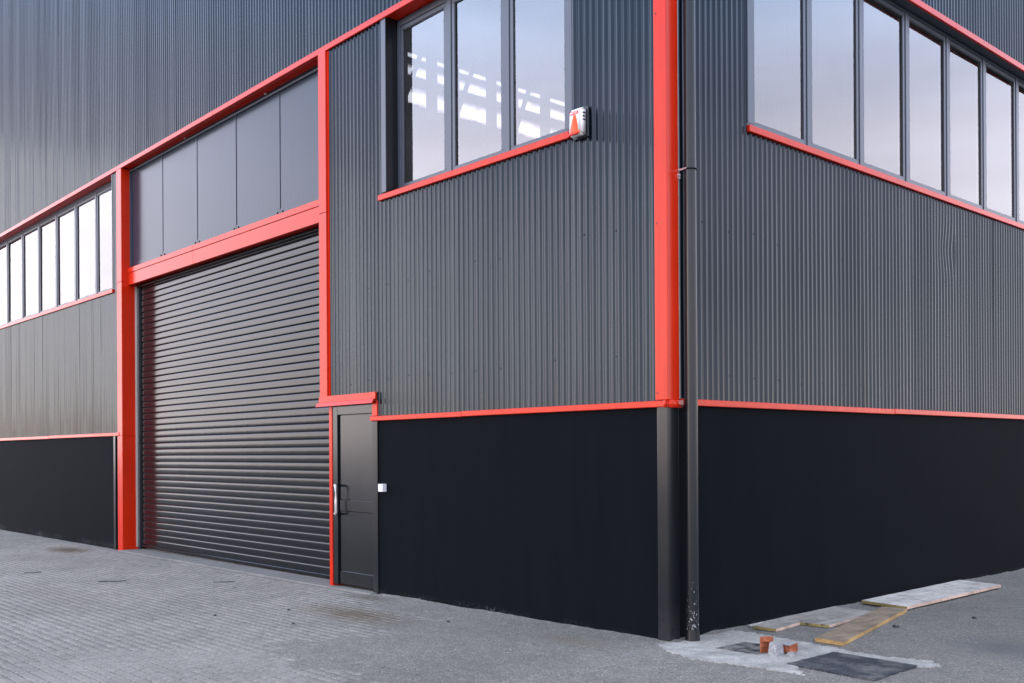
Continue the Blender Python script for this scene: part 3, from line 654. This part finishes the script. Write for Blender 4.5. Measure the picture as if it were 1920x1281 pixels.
# covers at the corner
cvb = polysheet('inspection_cover', [(1.13, -.06), (1.815, -.09), (1.80, .555), (1.14, .56)], -.03, .018, 'cover', None, .006, .03); tag(cvb, 'larger square dark inspection cover in the grey grit', 'cover')
cvs = polysheet('inspection_cover', [(.43, .05), (.80, .06), (.79, .42), (.44, .42)], -.03, .0165, 'cover2', None, .012, .03); tag(cvs, 'smaller dusty cover beside the broken bricks and downpipe', 'cover')

# boards ------------------------------------------------------------------------
def board(name, pts, z0, th, top, edge, end, label, tilt=0.0):
    o = polysheet(name, pts, z0, z0 + th, [top, edge, end], None, .0025, .12)
    me = o.data
    for p in me.polygons:
        if abs(p.normal.z) < .5: p.material_index = 1 if abs(p.normal.x) > abs(p.normal.y) else 2
    if tilt:
        y0 = min(p[1] for p in pts)
        for v in me.vertices: v.co.z += (v.co.y - y0) * tilt
    return tag(o, label, 'board', 'old boards lying by the side wall')
board('wooden_board', [(.13, .99), (.345, 1.0), (.302, 1.44), (.56, 1.49), (.47, 2.45), (.03, 2.47), (.05, 1.30)], .012, .024, 'wood_grey', 'edge_pink', 'edge_olive', 'notched grey plywood board closest to the broken bricks, against the black wall')
board('wooden_board', [(.80, .86), (1.055, .85), (.60, 2.80), (.36, 2.78)], .010, .030, 'wood_brown', 'edge_yellow', 'edge_yellow', 'brown narrow board with yellow edges, outermost from the wall')
board('wooden_board', [(.06, 2.93), (.57, 2.86), (.55, 5.06), (.05, 5.16)], .022, .028, 'wood_pale', 'edge_pink', 'edge_olive', 'pale whitish wide board, farthest along the side wall', .002)
board('wooden_batten', [(.025, 1.05), (.075, 1.03), (.065, 1.28), (.02, 1.30)], .010, .014, 'wood_pale', 'wood_grey', 'wood_grey', 'thin pale batten tip between notched board and black wall')

# broken brick and mortar at the cover ---------------------------------------------
def lump(name, pts, material, parent=None, jit=.006, bev=.0018, sub=1):
    bm = bmesh.new()
    for p in pts: bm.verts.new((p[0] + random.uniform(-jit, jit), p[1] + random.uniform(-jit, jit), p[2] + random.uniform(-jit, jit) * (p[2] > .01)))
    r = bmesh.ops.convex_hull(bm, input=bm.verts); 
    loose = [v for v in bm.verts if not v.link_faces]; bmesh.ops.delete(bm, geom=loose, context='VERTS')
    bmesh.ops.bevel(bm, geom=list(bm.edges), offset=bev, segments=1, affect='EDGES')
    bmesh.ops.triangulate(bm, faces=bm.faces); bmesh.ops.subdivide_edges(bm, edges=bm.edges, cuts=sub, use_grid_fill=True)
    for v in bm.verts: v.co += Vector((random.uniform(-1, 1), random.uniform(-1, 1), random.uniform(-1, 1))) * jit * .25
    return from_bm(name, bm, material, parent)
def prism(a, b, c, d, h, top=1.0):
    cx_ = sum(p[0] for p in (a, b, c, d)) / 4; cy_ = sum(p[1] for p in (a, b, c, d)) / 4
    return [(x, y, 0) for x, y in (a, b, c, d)] + [(cx_ + (x - cx_) * top, cy_ + (y - cy_) * top, h) for x, y in (a, b, c, d)]
o = lump('broken_brick', prism((-.035, -.05), (-.012, -.055), (.02, .06), (-.015, .065), .15, 1.0), 'brick', None, .005); o.location = (.80, .17, .012); o.scale = (.82, .82, .82); tag(o, 'upright orange brick shard behind the grey mortar lump', 'brick')
o2 = lump('shard_top', [(-.03, -.05, .105), (.06, -.02, .115), (.05, .05, .11), (-.02, .06, .105), (-.03, -.05, .152), (.055, -.02, .148), (.05, .05, .15), (-.02, .06, .152)], 'brick', o, .004)
o = lump('mortar_lump', prism((-.05, -.055), (.05, -.06), (.055, .05), (-.045, .055), .112, .86), 'mortar', None, .009); o.location = (.893, .165, .012); o.scale = (.82, .82, .82); tag(o, 'pale grey mortar lump between the two orange brick pieces', 'mortar')
o = lump('broken_brick', prism((-.05, -.06), (.05, -.05), (.05, .06), (-.05, .055), .068, .98), 'brick', None, .006); o.location = (.925, .30, .024); o.scale = (.82, .82, .82); o.rotation_euler = (.10, -.08, -.15); tag(o, 'orange brick chunk with grey mortar on top, right of the lump', 'brick')
lump('mortar_skin', [(x, y, z) for x in (-.047, .047) for y in (-.055, .05) for z in (.064, .078)], 'mortar', o, .003, .002)
o = lump('mortar_chip', prism((-.03, -.03), (.035, -.025), (.03, .03), (-.03, .025), .035, .8), 'mortar', None, .004, .003); o.location = (1.0, .20, .012); o.scale = (.82, .82, .82); tag(o, 'small grey mortar chip in front of the orange brick chunk', 'mortar')

# small litter on the ground
def twig(x, y, ln, rot, label):
    bm = bmesh.new(); tube(bm, [(-ln / 2, 0, .008), (-ln * .2, .012, .010), (ln * .1, -.008, .012), (ln / 2, .014, .016)], .0055, 6)
    o = from_bm('twig', bm, 'bolt', None); o.location = (x, y, float(slope(np.array(x)))); o.rotation_euler.z = rot; return tag(o, label, 'twig', 'dark twigs on the paving')
twig(-7.34, -1.73, .34, .85, 'thin dark twig on the pale paving left of the shutter middle'); twig(-6.27, -.78, .26, .8, 'thin dark twig on the paving nearest the shutter middle'); twig(-9.08, -2.14, .22, .9, 'thin dark twig on the paving at the far left')
def scrap(x, y, r_, label):
    o = lump('stone_chip', [(r_ * math.cos(a) * random.uniform(.7, 1.2), r_ * .7 * math.sin(a), z) for a in np.linspace(0, 5.2, 6) for z in (0, r_ * .6)], 'bolt', None, r_ * .12, r_ * .08); o.location = (x, y, float(slope(np.array(x))) + .004); return tag(o, label, 'stone', 'dark stone chips')
scrap(.923, 1.954, .030, 'dark chip on the grit right of the brown yellow-edged board'); scrap(1.186, 2.91, .026, 'dark chip on the grit below the pale wide board'); scrap(-3.73, -1.33, .022, 'dark chip on the paving in front of the door, upper one'); scrap(-2.98, -1.71, .018, 'dark chip on the paving in front of the door, lower one'); scrap(-3.94, -2.01, .018, 'dark chip on the paving below the shutter end'); scrap(-2.04, -.65, .018, 'dark chip on the grit before the black plinth')
